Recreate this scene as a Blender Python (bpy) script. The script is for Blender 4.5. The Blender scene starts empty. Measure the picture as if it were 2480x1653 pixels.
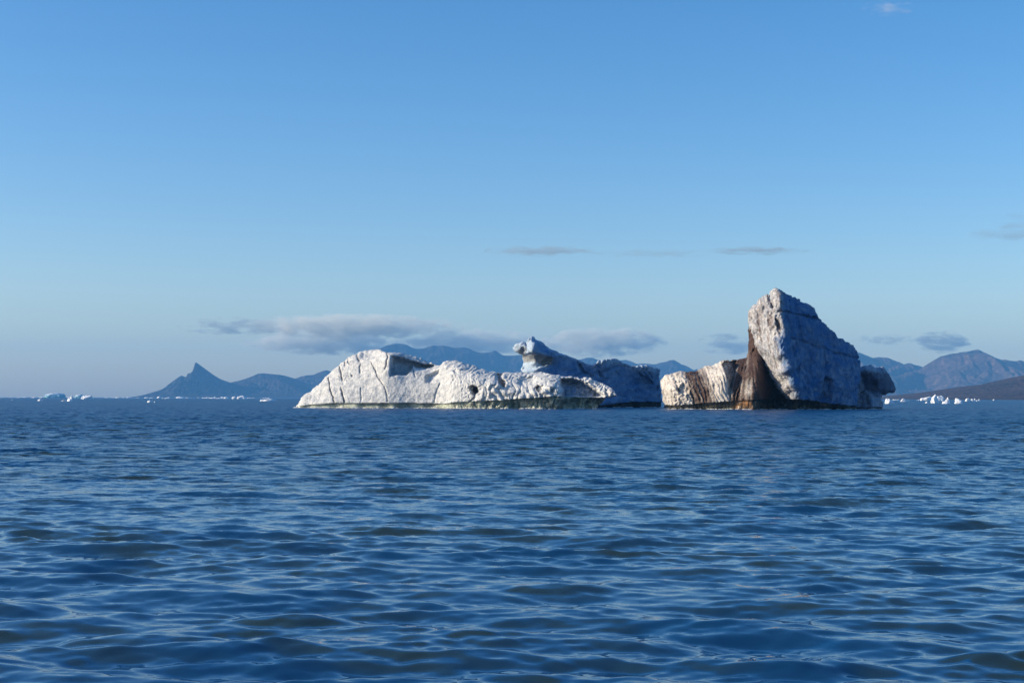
import bpy, math, random
import numpy as np
import openvdb

# ------------------------------------------------------------------ camera, sky, sun, exposure
scene = bpy.context.scene
COL = scene.collection
F_PX, CX, CY = 3444.0, 1240.0, 826.5           # focal length in pixels of the 2480 x 1653 photograph
CAM_H = 2.5
HORIZON = 963.2
PITCH = math.atan((HORIZON - CY) / F_PX)
ROLL = math.radians(0.10)

cam_data = bpy.data.cameras.new("camera")
cam_data.lens = F_PX / 2480 * 36
cam_data.sensor_width = 36
cam_data.clip_start = 0.5
cam_data.clip_end = 120000
cam = bpy.data.objects.new("camera", cam_data)
COL.objects.link(cam)
cam.location = (0, 0, CAM_H)
cam.rotation_mode = 'XYZ'
import mathutils
Rcam = mathutils.Matrix.Rotation(math.pi / 2 + PITCH, 3, 'X') @ mathutils.Matrix.Rotation(ROLL, 3, 'Z')
cam.rotation_euler = Rcam.to_euler('XYZ')
scene.camera = cam
RC = np.array(Rcam)                             # camera -> world

SUN_EL, SUN_AZ = math.radians(20.0), math.radians(-96.5)   # azimuth from +y (view direction) towards +x
sun_dir = mathutils.Vector((math.sin(SUN_AZ) * math.cos(SUN_EL), math.cos(SUN_AZ) * math.cos(SUN_EL), math.sin(SUN_EL)))
sd = bpy.data.lights.new("sun", 'SUN')
sd.energy = 4.8
sd.angle = math.radians(0.53)
sd.color = (1.0, 0.87, 0.66)
sun = bpy.data.objects.new("sun", sd)
COL.objects.link(sun)
sun.location = (-50, -50, 60)
sun.rotation_euler = sun_dir.to_track_quat('Z', 'Y').to_euler()

world = bpy.data.worlds.new("World")
scene.world = world
world.use_nodes = True
wn, wl = world.node_tree.nodes, world.node_tree.links
wn.clear()
w_out = wn.new('ShaderNodeOutputWorld')
w_bg = wn.new('ShaderNodeBackground')
w_sky = wn.new('ShaderNodeTexSky')
w_sky.sky_type = 'NISHITA'
w_sky.sun_disc = False
w_sky.sun_elevation = SUN_EL
w_sky.sun_rotation = SUN_AZ
w_sky.altitude = 0
w_sky.air_density = 1.0
w_sky.dust_density = 0.85
w_sky.ozone_density = 3.0
w_gam = wn.new('ShaderNodeHueSaturation')
w_gam.inputs['Saturation'].default_value = 1.32
w_bg.inputs['Strength'].default_value = 0.15
wl.new(w_sky.outputs[0], w_gam.inputs['Color'])
w_tint = wn.new('ShaderNodeMix'); w_tint.data_type = 'RGBA'; w_tint.blend_type = 'MULTIPLY'
w_tint.inputs[0].default_value = 1.0
w_tint.inputs[7].default_value = (1.0, 0.955, 1.01, 1)          # the photograph's cool white balance
wl.new(w_gam.outputs[0], w_tint.inputs[6])
wl.new(w_tint.outputs[2], w_bg.inputs['Color'])
wl.new(w_bg.outputs[0], w_out.inputs['Surface'])

vs = scene.view_settings
vs.view_transform = 'Standard'
vs.look = 'None'
vs.exposure = 0.26
vs.gamma = 1.0
vs.use_curve_mapping = False
cy = scene.cycles
cy.use_denoising = True
cy.max_bounces = 6
cy.diffuse_bounces = 3
cy.glossy_bounces = 3
cy.transmission_bounces = 2
cy.transparent_max_bounces = 8
cy.volume_bounces = 3
cy.volume_max_steps = 256
cy.sample_clamp_indirect = 6


# ------------------------------------------------------------------ helpers
def project(x, y, z):
    """world -> pixel of the photograph (used only to read measurements back)"""
    dx, dy, dz = x, y, z - CAM_H
    c = [RC[0][i] * dx + RC[1][i] * dy + RC[2][i] * dz for i in range(3)]
    return CX + F_PX * c[0] / -c[2], CY - F_PX * c[1] / -c[2]


def at(u, v, Y):
    """pixel measurement + distance -> world point (x, Y, z)"""
    u = np.asarray(u, float); v = np.asarray(v, float)
    cx, cyy = (u - CX) / F_PX, -(v - CY) / F_PX
    d = [RC[i][0] * cx + RC[i][1] * cyy - RC[i][2] for i in range(3)]
    s = Y / d[1]
    return d[0] * s, d[2] * s + CAM_H


def sm(x, a=0.0, b=1.0):
    t = np.clip((x - a) / (b - a), 0, 1)
    return t * t * (3 - 2 * t)


def _hash(ix, iy, iz, seed):
    h = (ix.astype(np.uint32) * np.uint32(374761393) + iy.astype(np.uint32) * np.uint32(668265263)
         + iz.astype(np.uint32) * np.uint32(2147483647) + np.uint32((seed * 974711 + 12345) & 0xffffffff))
    h = (h ^ (h >> np.uint32(13))) * np.uint32(1274126177)
    h = (h ^ (h >> np.uint32(15))) * np.uint32(2246822519)
    return h ^ (h >> np.uint32(16))


def noise3(x, y, z, seed=0):
    """gradient noise, about -1..1"""
    x, y, z = np.broadcast_arrays(np.asarray(x, np.float64), np.asarray(y, np.float64), np.asarray(z, np.float64))
    xi, yi, zi = np.floor(x), np.floor(y), np.floor(z)
    fx, fy, fz = x - xi, y - yi, z - zi
    xi, yi, zi = (a.astype(np.int64) & 0xffffffff for a in (xi, yi, zi))
    ux, uy, uz = (f * f * f * (f * (f * 6 - 15) + 10) for f in (fx, fy, fz))
    out = 0
    for i in (0, 1):
        wx = ux if i else 1 - ux
        for j in (0, 1):
            wy = uy if j else 1 - uy
            for k in (0, 1):
                wz = uz if k else 1 - uz
                h = _hash((xi + i) & 0xffffffff, (yi + j) & 0xffffffff, (zi + k) & 0xffffffff, seed)
                gx = (h & 1023).astype(np.float64) / 511.5 - 1
                gy = ((h >> np.uint32(10)) & 1023).astype(np.float64) / 511.5 - 1
                gz = ((h >> np.uint32(20)) & 1023).astype(np.float64) / 511.5 - 1
                out = out + wx * wy * wz * (gx * (fx - i) + gy * (fy - j) + gz * (fz - k))
    return out * 1.5


def fbm(x, y, z, octaves=4, seed=0, gain=0.5, ridged=False):
    a, s, f = 1.0, 0, 1.0
    for o in range(octaves):
        n = noise3(x * f, y * f, z * f, seed + o * 7)
        s = s + a * ((1 - 2 * np.abs(n)) if ridged else n)
        a *= gain; f *= 2.03
    return s


def poly_sd(U, V, poly, closed=True):
    """distance to a polygon (negative inside) or an open polyline"""
    P = np.asarray(poly, float)
    shape = U.shape
    U, V = U.ravel(), V.ravel()
    d2 = np.full(U.shape, 1e18)
    inside = np.zeros(U.shape, bool)
    n = len(P)
    for i in range(n if closed else n - 1):
        a, b = P[i], P[(i + 1) % n]
        e = b - a
        wu, wv = U - a[0], V - a[1]
        t = np.clip((wu * e[0] + wv * e[1]) / max(e @ e, 1e-9), 0, 1)
        d2 = np.minimum(d2, (wu - e[0] * t) ** 2 + (wv - e[1] * t) ** 2)
        if closed:
            c = ((a[1] <= V) != (b[1] <= V))
            if b[1] != a[1]:
                xs = a[0] + (V - a[1]) / (b[1] - a[1]) * e[0]
                inside ^= c & (U < xs)
    d = np.sqrt(d2)
    if closed:
        d = np.where(inside, -d, d)
    return d.reshape(shape)


def rbf(pts, vals, X, Z, c):
    pts = np.asarray(pts, float); vals = np.asarray(vals, float)
    n = len(pts)
    def ker(d2): return np.sqrt(d2 + c * c)
    d2 = ((pts[:, None] - pts[None]) ** 2).sum(-1)
    A = np.zeros((n + 3, n + 3))
    A[:n, :n] = ker(d2)
    A[:n, n] = 1; A[:n, n + 1:] = pts
    A[n, :n] = 1; A[n + 1:, :n] = pts.T
    w = np.linalg.solve(A, np.concatenate([vals, [0, 0, 0]]))
    out = w[n] + w[n + 1] * X + w[n + 2] * Z
    for i in range(n):
        out = out + w[i] * ker((X - pts[i, 0]) ** 2 + (Z - pts[i, 1]) ** 2)
    return out


def mesh_obj(name, verts, faces, mat=None, parent=None, smooth=True, attrs=None):
    me = bpy.data.meshes.new(name)
    verts = np.asarray(verts, np.float32); faces = np.asarray(faces, np.int32)
    nv, nf, k = len(verts), len(faces), faces.shape[1]
    me.vertices.add(nv); me.vertices.foreach_set('co', verts.ravel())
    me.loops.add(nf * k); me.loops.foreach_set('vertex_index', faces.ravel())
    me.polygons.add(nf)
    me.polygons.foreach_set('loop_start', np.arange(0, nf * k, k, dtype=np.int32))
    me.polygons.foreach_set('use_smooth', np.full(nf, smooth))
    for an, av in (attrs or {}).items():
        a = me.attributes.new(an, 'FLOAT', 'POINT')
        a.data.foreach_set('value', np.asarray(av, np.float32).ravel())
    me.update(calc_edges=True)
    me.validate()
    if mat: me.materials.append(mat)
    o = bpy.data.objects.new(name, me)
    COL.objects.link(o)
    if parent: o.parent = parent
    return o


def tag(o, label=None, cat=None, group=None, kind=None):
    if label: o['label'] = label
    if cat: o['category'] = cat
    if group: o['group'] = group
    if kind: o['kind'] = kind
    return o


def empty(name, loc):
    o = bpy.data.objects.new(name, None)
    o.location = loc
    o.empty_display_size = 0.5
    COL.objects.link(o)
    return o


class Mat:
    """small node-building helper"""
    def __init__(s, name):
        s.m = bpy.data.materials.new(name)
        s.m.use_nodes = True
        s.n, s.l = s.m.node_tree.nodes, s.m.node_tree.links
        s.bsdf = s.n['Principled BSDF']
        s.out = s.n['Material Output']
        s.pos = s.n.new('ShaderNodeNewGeometry').outputs['Position']
    def link(s, a, b): s.l.new(a, b)
    def mapped(s, scale, rot=(0, 0, 0), src=None):
        m = s.n.new('ShaderNodeMapping')
        m.inputs['Scale'].default_value = scale
        m.inputs['Rotation'].default_value = rot
        s.link(src or s.pos, m.inputs['Vector'])
        return m.outputs[0]
    def noise(s, scale, detail=4, rough=0.55, vec=None, out='Fac', dist=0.0):
        t = s.n.new('ShaderNodeTexNoise')
        t.inputs['Scale'].default_value = scale
        t.inputs['Detail'].default_value = detail
        t.inputs['Roughness'].default_value = rough
        t.inputs['Distortion'].default_value = dist
        s.link(vec or s.pos, t.inputs['Vector'])
        return t.outputs[out]
    def math(s, op, a, b=None, c=None, clamp=False):
        t = s.n.new('ShaderNodeMath'); t.operation = op; t.use_clamp = clamp
        for i, x in enumerate((a, b, c)):
            if x is None: continue
            if hasattr(x, 'is_linked') or hasattr(x, 'links'): s.link(x, t.inputs[i])
            else: t.inputs[i].default_value = x
        return t.outputs[0]
    def mr(s, x, a, b, c=0.0, d=1.0):
        t = s.n.new('ShaderNodeMapRange')
        s.link(x, t.inputs[0])
        for i, q in enumerate((a, b, c, d)): t.inputs[i + 1].default_value = q
        t.clamp = True
        return t.outputs[0]
    def mix(s, f, a, b):
        t = s.n.new('ShaderNodeMix'); t.data_type = 'RGBA'
        for sock, x in ((t.inputs[0], f), (t.inputs[6], a), (t.inputs[7], b)):
            if isinstance(x, (int, float)): sock.default_value = x
            elif isinstance(x, tuple): sock.default_value = (*x, 1)
            else: s.link(x, sock)
        return t.outputs[2]
    def attr(s, name):
        t = s.n.new('ShaderNodeAttribute'); t.attribute_name = name
        return t.outputs['Fac']
    def bump(s, h, strength, dist, normal=None):
        t = s.n.new('ShaderNodeBump')
        t.inputs['Strength'].default_value = strength
        t.inputs['Distance'].default_value = dist
        s.link(h, t.inputs['Height'])
        if normal: s.link(normal, t.inputs['Normal'])
        return t.outputs[0]
    def set(s, **kw):
        for k, x in kw.items():
            sock = s.bsdf.inputs[k.replace('_', ' ')]
            if hasattr(x, 'links'): s.link(x, sock)
            else: sock.default_value = (*x, 1) if isinstance(x, tuple) and len(x) == 3 else x
        return s.m


# ------------------------------------------------------------------ materials
def water_material():
    M = Mat("sea_water")
    far = M.attr('coarse')
    vm = []
    for sc, amp_near, amp_far, anis in ((0.9, 0.00, 2.2, (1, 1.5, 1)), (4.2, 0.09, 1.6, (1, 1.6, 1)), (13.0, 0.05, 0.6, (1, 1.3, 1))):
        col = M.noise(sc, 2.0, 0.5, vec=M.mapped(anis, (0, 0, 0.25)), out='Color')
        sub = M.n.new('ShaderNodeVectorMath'); sub.operation = 'SUBTRACT'
        M.link(col, sub.inputs[0]); sub.inputs[1].default_value = (0.5, 0.5, 0.5)
        mul = M.n.new('ShaderNodeVectorMath'); mul.operation = 'SCALE'
        M.link(sub.outputs[0], mul.inputs[0])
        M.link(M.mr(far, 0, 1, amp_near, amp_far), mul.inputs[3])
        vm.append(mul.outputs[0])
    g = M.n.new('ShaderNodeNewGeometry').outputs['Normal']
    acc = g
    for v in vm:
        flat = M.n.new('ShaderNodeVectorMath'); flat.operation = 'MULTIPLY'
        M.link(v, flat.inputs[0]); flat.inputs[1].default_value = (1.0, 1.25, 0)
        ad = M.n.new('ShaderNodeVectorMath'); ad.operation = 'ADD'
        M.link(acc, ad.inputs[0]); M.link(flat.outputs[0], ad.inputs[1])
        acc = ad.outputs[0]
    nm = M.n.new('ShaderNodeVectorMath'); nm.operation = 'NORMALIZE'
    M.link(acc, nm.inputs[0])
    patch = M.noise(0.02, 3, 0.5)
    base = M.mix(M.mr(patch, 0.35, 0.65), (0.001, 0.045, 0.140), (0.002, 0.048, 0.126))
    sepn = M.n.new('ShaderNodeSeparateXYZ'); M.link(g, sepn.inputs[0])
    face = M.math('MULTIPLY', M.mr(sepn.outputs[1], -0.07, -0.15, 0.0, 1.0), M.mr(M.noise(0.25, 3, 0.5), 0.42, 0.58, 0.25, 1.0))
    base = M.mix(face, base, (0.022, 0.038, 0.034))          # olive painted on steep near-side wave faces, standing in for refracted light
    M.set(Base_Color=base, Roughness=M.mr(far, 0, 1, 0.05, 0.31), IOR=1.26, Normal=nm.outputs[0])
    return M.m


def ice_material(name, clean, grey, brown, bump=0.24, spec=0.2, rough=0.6):
    M = Mat(name)
    d = M.attr('dirt')
    st = M.attr('streak')  # mud streaks, plus the painted shadow beside the slab
    n1 = M.noise(0.9, 5, 0.6)
    n2 = M.noise(3.6, 6, 0.75)
    greyf = M.mr(M.math('MULTIPLY_ADD', n1, 0.55, M.math('MULTIPLY', n2, 0.45)), 0.39, 0.585, 0.0, 0.95)
    c = M.mix(greyf, clean, grey)
    bf = M.mr(M.math('ADD', d, M.math('MULTIPLY', M.math('SUBTRACT', n2, 0.5), 0.9)), 0.32, 0.85)
    c = M.mix(bf, c, brown)
    c = M.mix(st, c, tuple(b * 0.5 for b in brown))
    bl = M.math('MULTIPLY', M.attr('compact_and_shade'), M.mr(M.noise(0.45, 6, 0.65, dist=0.5), 0.38, 0.62, 0.62, 1.0))
    c = M.mix(bl, c, (0.028, 0.13, 0.31))  # blue ice tint that also paints in the shade of shaded faces
    h = M.math('ADD', M.noise(2.6, 7, 0.75), M.math('MULTIPLY', M.noise(0.6, 5, 0.7, dist=0.6), 0.8))
    M.set(Base_Color=c, Roughness=rough, Specular_IOR_Level=spec, Normal=M.bump(h, 1.0, bump))
    return M.m


def wet_material(name, a, b, amber=None):
    M = Mat(name)
    n = M.noise(0.45, 5, 0.6)
    c = M.mix(M.mr(n, 0.35, 0.65), a, b)
    if amber:
        c = M.mix(M.math('MULTIPLY', M.attr('amber'), M.mr(M.noise(0.9, 4, 0.6), 0.3, 0.6)), c, amber)
    c = M.mix(M.mr(M.noise(3.0, 4, 0.7), 0.55, 0.75, 0, 0.5), c, tuple(x * 1.8 for x in b))
    M.set(Base_Color=c, Roughness=0.22, Specular_IOR_Level=0.5, Normal=M.bump(M.noise(1.6, 4, 0.6), 1.0, 0.15))
    return M.m


def rock_material(name, a, b, c3, scale=0.004):
    M = Mat(name)
    n1 = M.noise(scale, 6, 0.6)
    col = M.mix(M.mr(n1, 0.38, 0.62), a, b)
    col = M.mix(M.mr(M.noise(scale * 6, 5, 0.65), 0.5, 0.7), col, c3)
    M.set(Base_Color=col, Roughness=0.95, Specular_IOR_Level=0.05,
          Normal=M.bump(M.noise(scale * 5, 6, 0.62), 1.0, 25.0))
    return M.m


def growler_material(name, white, blue, lo, hi):
    M = Mat(name)
    sep = M.n.new('ShaderNodeSeparateXYZ')
    tc = M.n.new('ShaderNodeTexCoord')
    M.link(tc.outputs['Generated'], sep.inputs[0])
    f = M.math('ADD', M.mr(sep.outputs[2], lo, hi, 1, 0), M.mr(M.noise(0.4, 4), 0.45, 0.7, -0.3, 0.3), clamp=True)
    M.set(Base_Color=M.mix(f, white, blue), Roughness=0.5, Normal=M.bump(M.noise(1.0, 4), 1.0, 0.3))
    return M.m


# ------------------------------------------------------------------ sea
def build_sea():
    dense = np.radians(np.arange(-26, 26.001, 0.092))
    coarse = np.radians(np.arange(29, 332, 4.0))
    th = np.concatenate([dense, coarse])                    # angle from +y towards +x
    r = [0.6, 1.5, 3.0, 5.0, 6.5, 8.0, 9.0]
    x = 9.5
    while x < 52:
        r.append(x); x *= 1.0046
    while x < 190:
        r.append(x); x += 0.245 + max(0, x - 120) * 0.0015
    while x < 420:
        r.append(x); x *= 1.0035
    while x < 13250:
        r.append(x); x *= 1.04
    r = np.array(r)
    R, T = np.meshgrid(r, th, indexing='ij')
    X, Y = R * np.sin(T), R * np.cos(T)
    dr = np.gradient(r)[:, None] * np.ones_like(T)
    dth = np.gradient(th)
    dth[-1] = dth[-2]
    sp = np.maximum(dr * 0.62, R * np.abs(dth)[None, :])
    rng = np.random.RandomState(11)
    Z = np.zeros_like(X); DX = np.zeros_like(X); DY = np.zeros_like(X)
    NW = 170
    lam = 0.13 * (5.0 / 0.13) ** (np.linspace(0, 1, NW) + rng.uniform(-.004, .004, NW))
    # slow envelopes so that groups of waves come and go
    env1 = 1 + 0.45 * noise3(X / 9.0, Y / 6.0, 0, 5)
    env2 = 1 + 0.55 * noise3(X / 3.1 + 40, Y / 2.2, 0, 6)
    gust = np.clip(1 + 0.9 * fbm(X / 34, Y / 22, 0, 3, 15), 0.35, 1.8)
    far_fade = np.clip(1.2 - R / 900, 0, 1)
    for i in range(NW):
        l = lam[i]; k = 2 * math.pi / l
        spread = 0.50 if l < 0.7 else 0.32
        mean = math.radians(190 if i % 3 else 163)
        a = mean + rng.normal(0, spread)
        kx, ky = k * math.sin(a), k * math.cos(a)
        slope = 0.0190 * math.exp(-0.5 * (math.log(l / 1.35) / 0.8) ** 2) + 0.0180 * math.exp(-0.5 * (math.log(l / 0.32) / 0.6) ** 2)
        w = np.clip(l / (2.4 * sp) - 0.7, 0, 1) * (env2 * gust if l < 0.9 else env1) * far_fade
        ph = kx * X + ky * Y + rng.uniform(0, 6.283)
        s, c = np.sin(ph), np.cos(ph)
        A = slope / k
        Z += w * A * c
        DX -= w * A * 0.35 * math.sin(a) * s
        DY -= w * A * 0.35 * math.cos(a) * s
    # sharpen crests slightly
    sig = 0.05
    Z = Z + 0.5 * (np.exp(np.clip(Z / sig, -3, 2.2) * 0.35) - 1 - 0.35 * Z / sig) * 0.012
    V = np.stack([X + DX, Y + DY, Z], -1).reshape(-1, 3)
    nr, nt = R.shape
    idx = np.arange(nr * nt).reshape(nr, nt)
    nxt = np.roll(idx, -1, axis=1)
    f = np.stack([idx[:-1], nxt[:-1], nxt[1:], idx[1:]], -1).reshape(-1, 4)[:, ::-1]
    coarse_attr = sm(np.log(np.maximum(R, 1)), math.log(20), math.log(240)).ravel()
    c0 = len(V)
    V = np.vstack([V, [0, 0, 0]])
    o = mesh_obj('sea', V, f, water_material(), attrs={'coarse': np.append(coarse_attr, 0)})
    tag(o, 'dark blue rippled sea with short choppy waves reaching the horizon', 'sea', kind='structure')
    return o


# ------------------------------------------------------------------ icebergs
def smax(a, b, k):
    h = np.maximum(k - np.abs(a - b), 0) / k
    return np.maximum(a, b) + h * h * k * 0.25


def sculpt(ctrl, outline, thick, detail, res=0.16, base_trend=None, ledge=None, under=None,
           edge=1.3, seed=0, patches=(), cracks=(), rough=(0.22, 0.09), scallop=0.0, c=1.2, zmin=-0.9, edge_noise=0.35):
    """Voxel sculpture of one block of ice. ctrl: (u, v, Y) measurements of its near side; outline: (u, v)."""
    ctrl = np.array(ctrl, float)
    cxs, czs = at(ctrl[:, 0], ctrl[:, 1], ctrl[:, 2])
    ol = np.array(outline, float)
    Ym = float(np.mean(ctrl[:, 2]))
    ox, oz = at(ol[:, 0], ol[:, 1], Ym)
    x0, x1 = ox.min() - 3.5, ox.max() + 3.5
    z1 = oz.max() + 2.0
    xs = np.arange(x0, x1, res); zs = np.arange(zmin, z1, res)
    X, Z = np.meshgrid(xs, zs, indexing='ij')
    Fr = rbf(np.stack([cxs, czs], 1), ctrl[:, 2], X, Z, c)
    U, V = project(X, Fr, Z)
    mpp = Fr / F_PX
    nU = 3.0 * noise3(U / 30, V / 30, 2.5, seed + 1) + 2.2 * noise3(U / 9, V / 9, 0.5, seed + 3) + 1.2 * noise3(U / 3.5, V / 3.5, 1.5, seed + 4)
    nV = 3.0 * noise3(U / 30, V / 30, 5.5, seed + 2) + 2.2 * noise3(U / 9, V / 9, 7.5, seed + 5) + 1.2 * noise3(U / 3.5, V / 3.5, 8.5, seed + 6)
    for poly, depth, w in patches:
        sdp = poly_sd(U + nU, V + nV, poly)
        Fr = Fr + depth * sm(-sdp, -w * 0.5, w)
    for line, depth, w in cracks:
        dl = poly_sd(U + nU * 0.8, V + nV * 0.8, line, closed=False)
        ww = w * (1 + 0.5 * noise3(U / 12, V / 12, 3.3, seed + 8))
        Fr = Fr + depth * np.exp(-(dl / ww) ** 2)
    if detail: Fr = Fr + detail(U, V, X, Z)
    ledge_z = None
    if ledge is not None:
        lg = np.array(ledge, float)
        lv = np.interp(U, lg[:, 0], lg[:, 1]) + 0.8 * noise3(U / 14, 0, 2.2, seed + 9)
        un = np.interp(U, under[0], under[1]) if under is not None else 0.8
        scal = 1 + 0.9 * noise3(U / 26, V / 40, 0.3, seed + 10)
        dpx = V - lv                                           # >0 below the ledge
        Fr = Fr + un * scal * sm(dpx, 0.0, 3.0) + un * 0.5 * sm(dpx, 2, 16)
    S = poly_sd(U, V, ol) * mpp
    S = S + edge_noise * noise3(X / 1.3, Z / 1.3, 4.4, seed + 11) * 0.6 + edge_noise * 0.5 * noise3(X / 0.5, Z / 0.5, 9.4, seed + 12)
    tr = np.polyfit(cxs, ctrl[:, 2], 1) if base_trend is None else base_trend
    Tx = np.polyval(tr, xs)
    Fl = Fr - Tx[:, None]
    inside = S < 1.5
    y0 = float(Fl[inside].min()) - 1.0
    y1 = float(np.percentile(Fl[inside], 99)) + thick + 1.0
    ys = np.arange(y0, y1, res)
    back = np.maximum(np.minimum(Fl, np.percentile(Fl[inside], 99)), 0) * 0.6 + thick * (1 - 0.35 * sm(Z, 0, z1))
    back = back + 1.2 * noise3(X / 6, Z / 6, 0.7, seed + 13)
    fld = np.empty((len(xs), len(ys), len(zs)), np.float32)
    F32, S32, B32 = Fl.astype(np.float32), S.astype(np.float32), back.astype(np.float32)
    for j, yv in enumerate(ys):
        a = F32 - np.float32(yv)
        # the block narrows away from the viewer, so its far side is not a copy of the near outline
        s = S32 + np.float32(0.10) * np.maximum(np.float32(yv) - F32, 0)
        m = smax(a * np.float32(0.8), s, np.float32(edge))
        fld[:, j, :] = np.maximum(m, np.float32(yv) - B32)
    fld = np.clip(fld, -3, 3)
    for ax in range(3):
        sl = [slice(None)] * 3
        for e in (0, -1):
            sl[ax] = e
            fld[tuple(sl)] = np.maximum(fld[tuple(sl)], 0.05)
    g = openvdb.FloatGrid(3.0)
    g.copyFromArray(np.ascontiguousarray(fld))
    pts, tris, quads = g.convertToPolygons(isovalue=0.0)
    P = np.asarray(pts, np.float64) * res
    P[:, 0] += x0; P[:, 1] += y0; P[:, 2] += zmin
    P[:, 1] += np.polyval(tr, P[:, 0])
    Q = np.asarray(quads, np.int64)
    # normals, orientation
    def normals(P):
        d1, d2 = P[Q[:, 2]] - P[Q[:, 0]], P[Q[:, 3]] - P[Q[:, 1]]
        fn = np.cross(d1, d2)
        vn = np.zeros_like(P)
        for k in range(4):
            for ax in range(3):
                vn[:, ax] += np.bincount(Q[:, k], weights=fn[:, ax], minlength=len(P))
        return fn, vn / np.maximum(np.linalg.norm(vn, axis=1, keepdims=True), 1e-12)
    fn, vn = normals(P)
    low = P[:, 1].argmin()
    if vn[low, 1] > 0:
        Q = Q[:, ::-1]; vn = -vn
    x, y, z = P.T
    d = rough[0] * fbm(x / 2.1, y / 2.1, z / 2.1, 3, seed + 20) + rough[1] * fbm(x / 0.6, y / 0.6, z / 0.95, 2, seed + 30)
    if scallop:
        d = d + scallop * (np.abs(noise3(x / 0.9, y / 0.9, z / 0.7, seed + 41)) + 0.6 * np.abs(noise3(x / 0.45, y / 0.45, z / 0.4, seed + 42)) - 0.4)
    uu, vv = project(x, y, z)
    if ledge is not None:
        below = vv > np.interp(uu, lg[:, 0], lg[:, 1])
        d = np.where(below, d * 0.5, d)
    P = P + vn * d[:, None]
    return P, Q, uu, vv


def split_ice(name, P, Q, uu, vv, ledge, ice_mat, wet_mat, parent, dirt=None, streak=None, amber=None, wet_name='wet_base', wet_label=None, compact_and_shade=None):
    compact_and_shade = np.zeros(len(P)) if compact_and_shade is None else compact_and_shade
    dirt = np.zeros(len(P)) if dirt is None else dirt
    streak = np.zeros(len(P)) if streak is None else streak
    amber = np.zeros(len(P)) if amber is None else amber
    lg = np.array(ledge, float)
    lim = np.interp(uu, lg[:, 0], lg[:, 1]) + 0.5
    low = (vv > lim)
    fl = low[Q].sum(1) >= 2
    objs = []
    for nm, msk, mt in ((name, ~fl, ice_mat), (wet_name, fl, wet_mat)):
        q = Q[msk]
        used = np.unique(q)
        rm = np.full(len(P), -1); rm[used] = np.arange(len(used))
        o = mesh_obj(nm, P[used], rm[q], mt, parent if nm == name else objs[0],
                     attrs={'dirt': dirt[used], 'streak': streak[used], 'amber': amber[used], 'compact_and_shade': compact_and_shade[used]})
        objs.append(o)
    if wet_label: objs[1]['label'] = wet_label
    return objs


def blob(uu, vv, poly, w, wob=1.0, seed=1):
    n = 1.6 * wob * noise3(uu / 8, vv / 8, 0.1, seed) + 1.0 * wob * noise3(uu / 3, vv / 3, 0.1, seed + 1)
    return sm(-poly_sd(uu + n, vv + n, poly), -w, w)


def line_mark(uu, vv, line, w, seed=1):
    n = 1.2 * noise3(uu / 8, vv / 8, 0.1, seed) + 0.8 * noise3(uu / 3, vv / 3, 0.1, seed + 1)
    return np.exp(-(poly_sd(uu + n, vv + n, line, closed=False) / w) ** 2)


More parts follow.
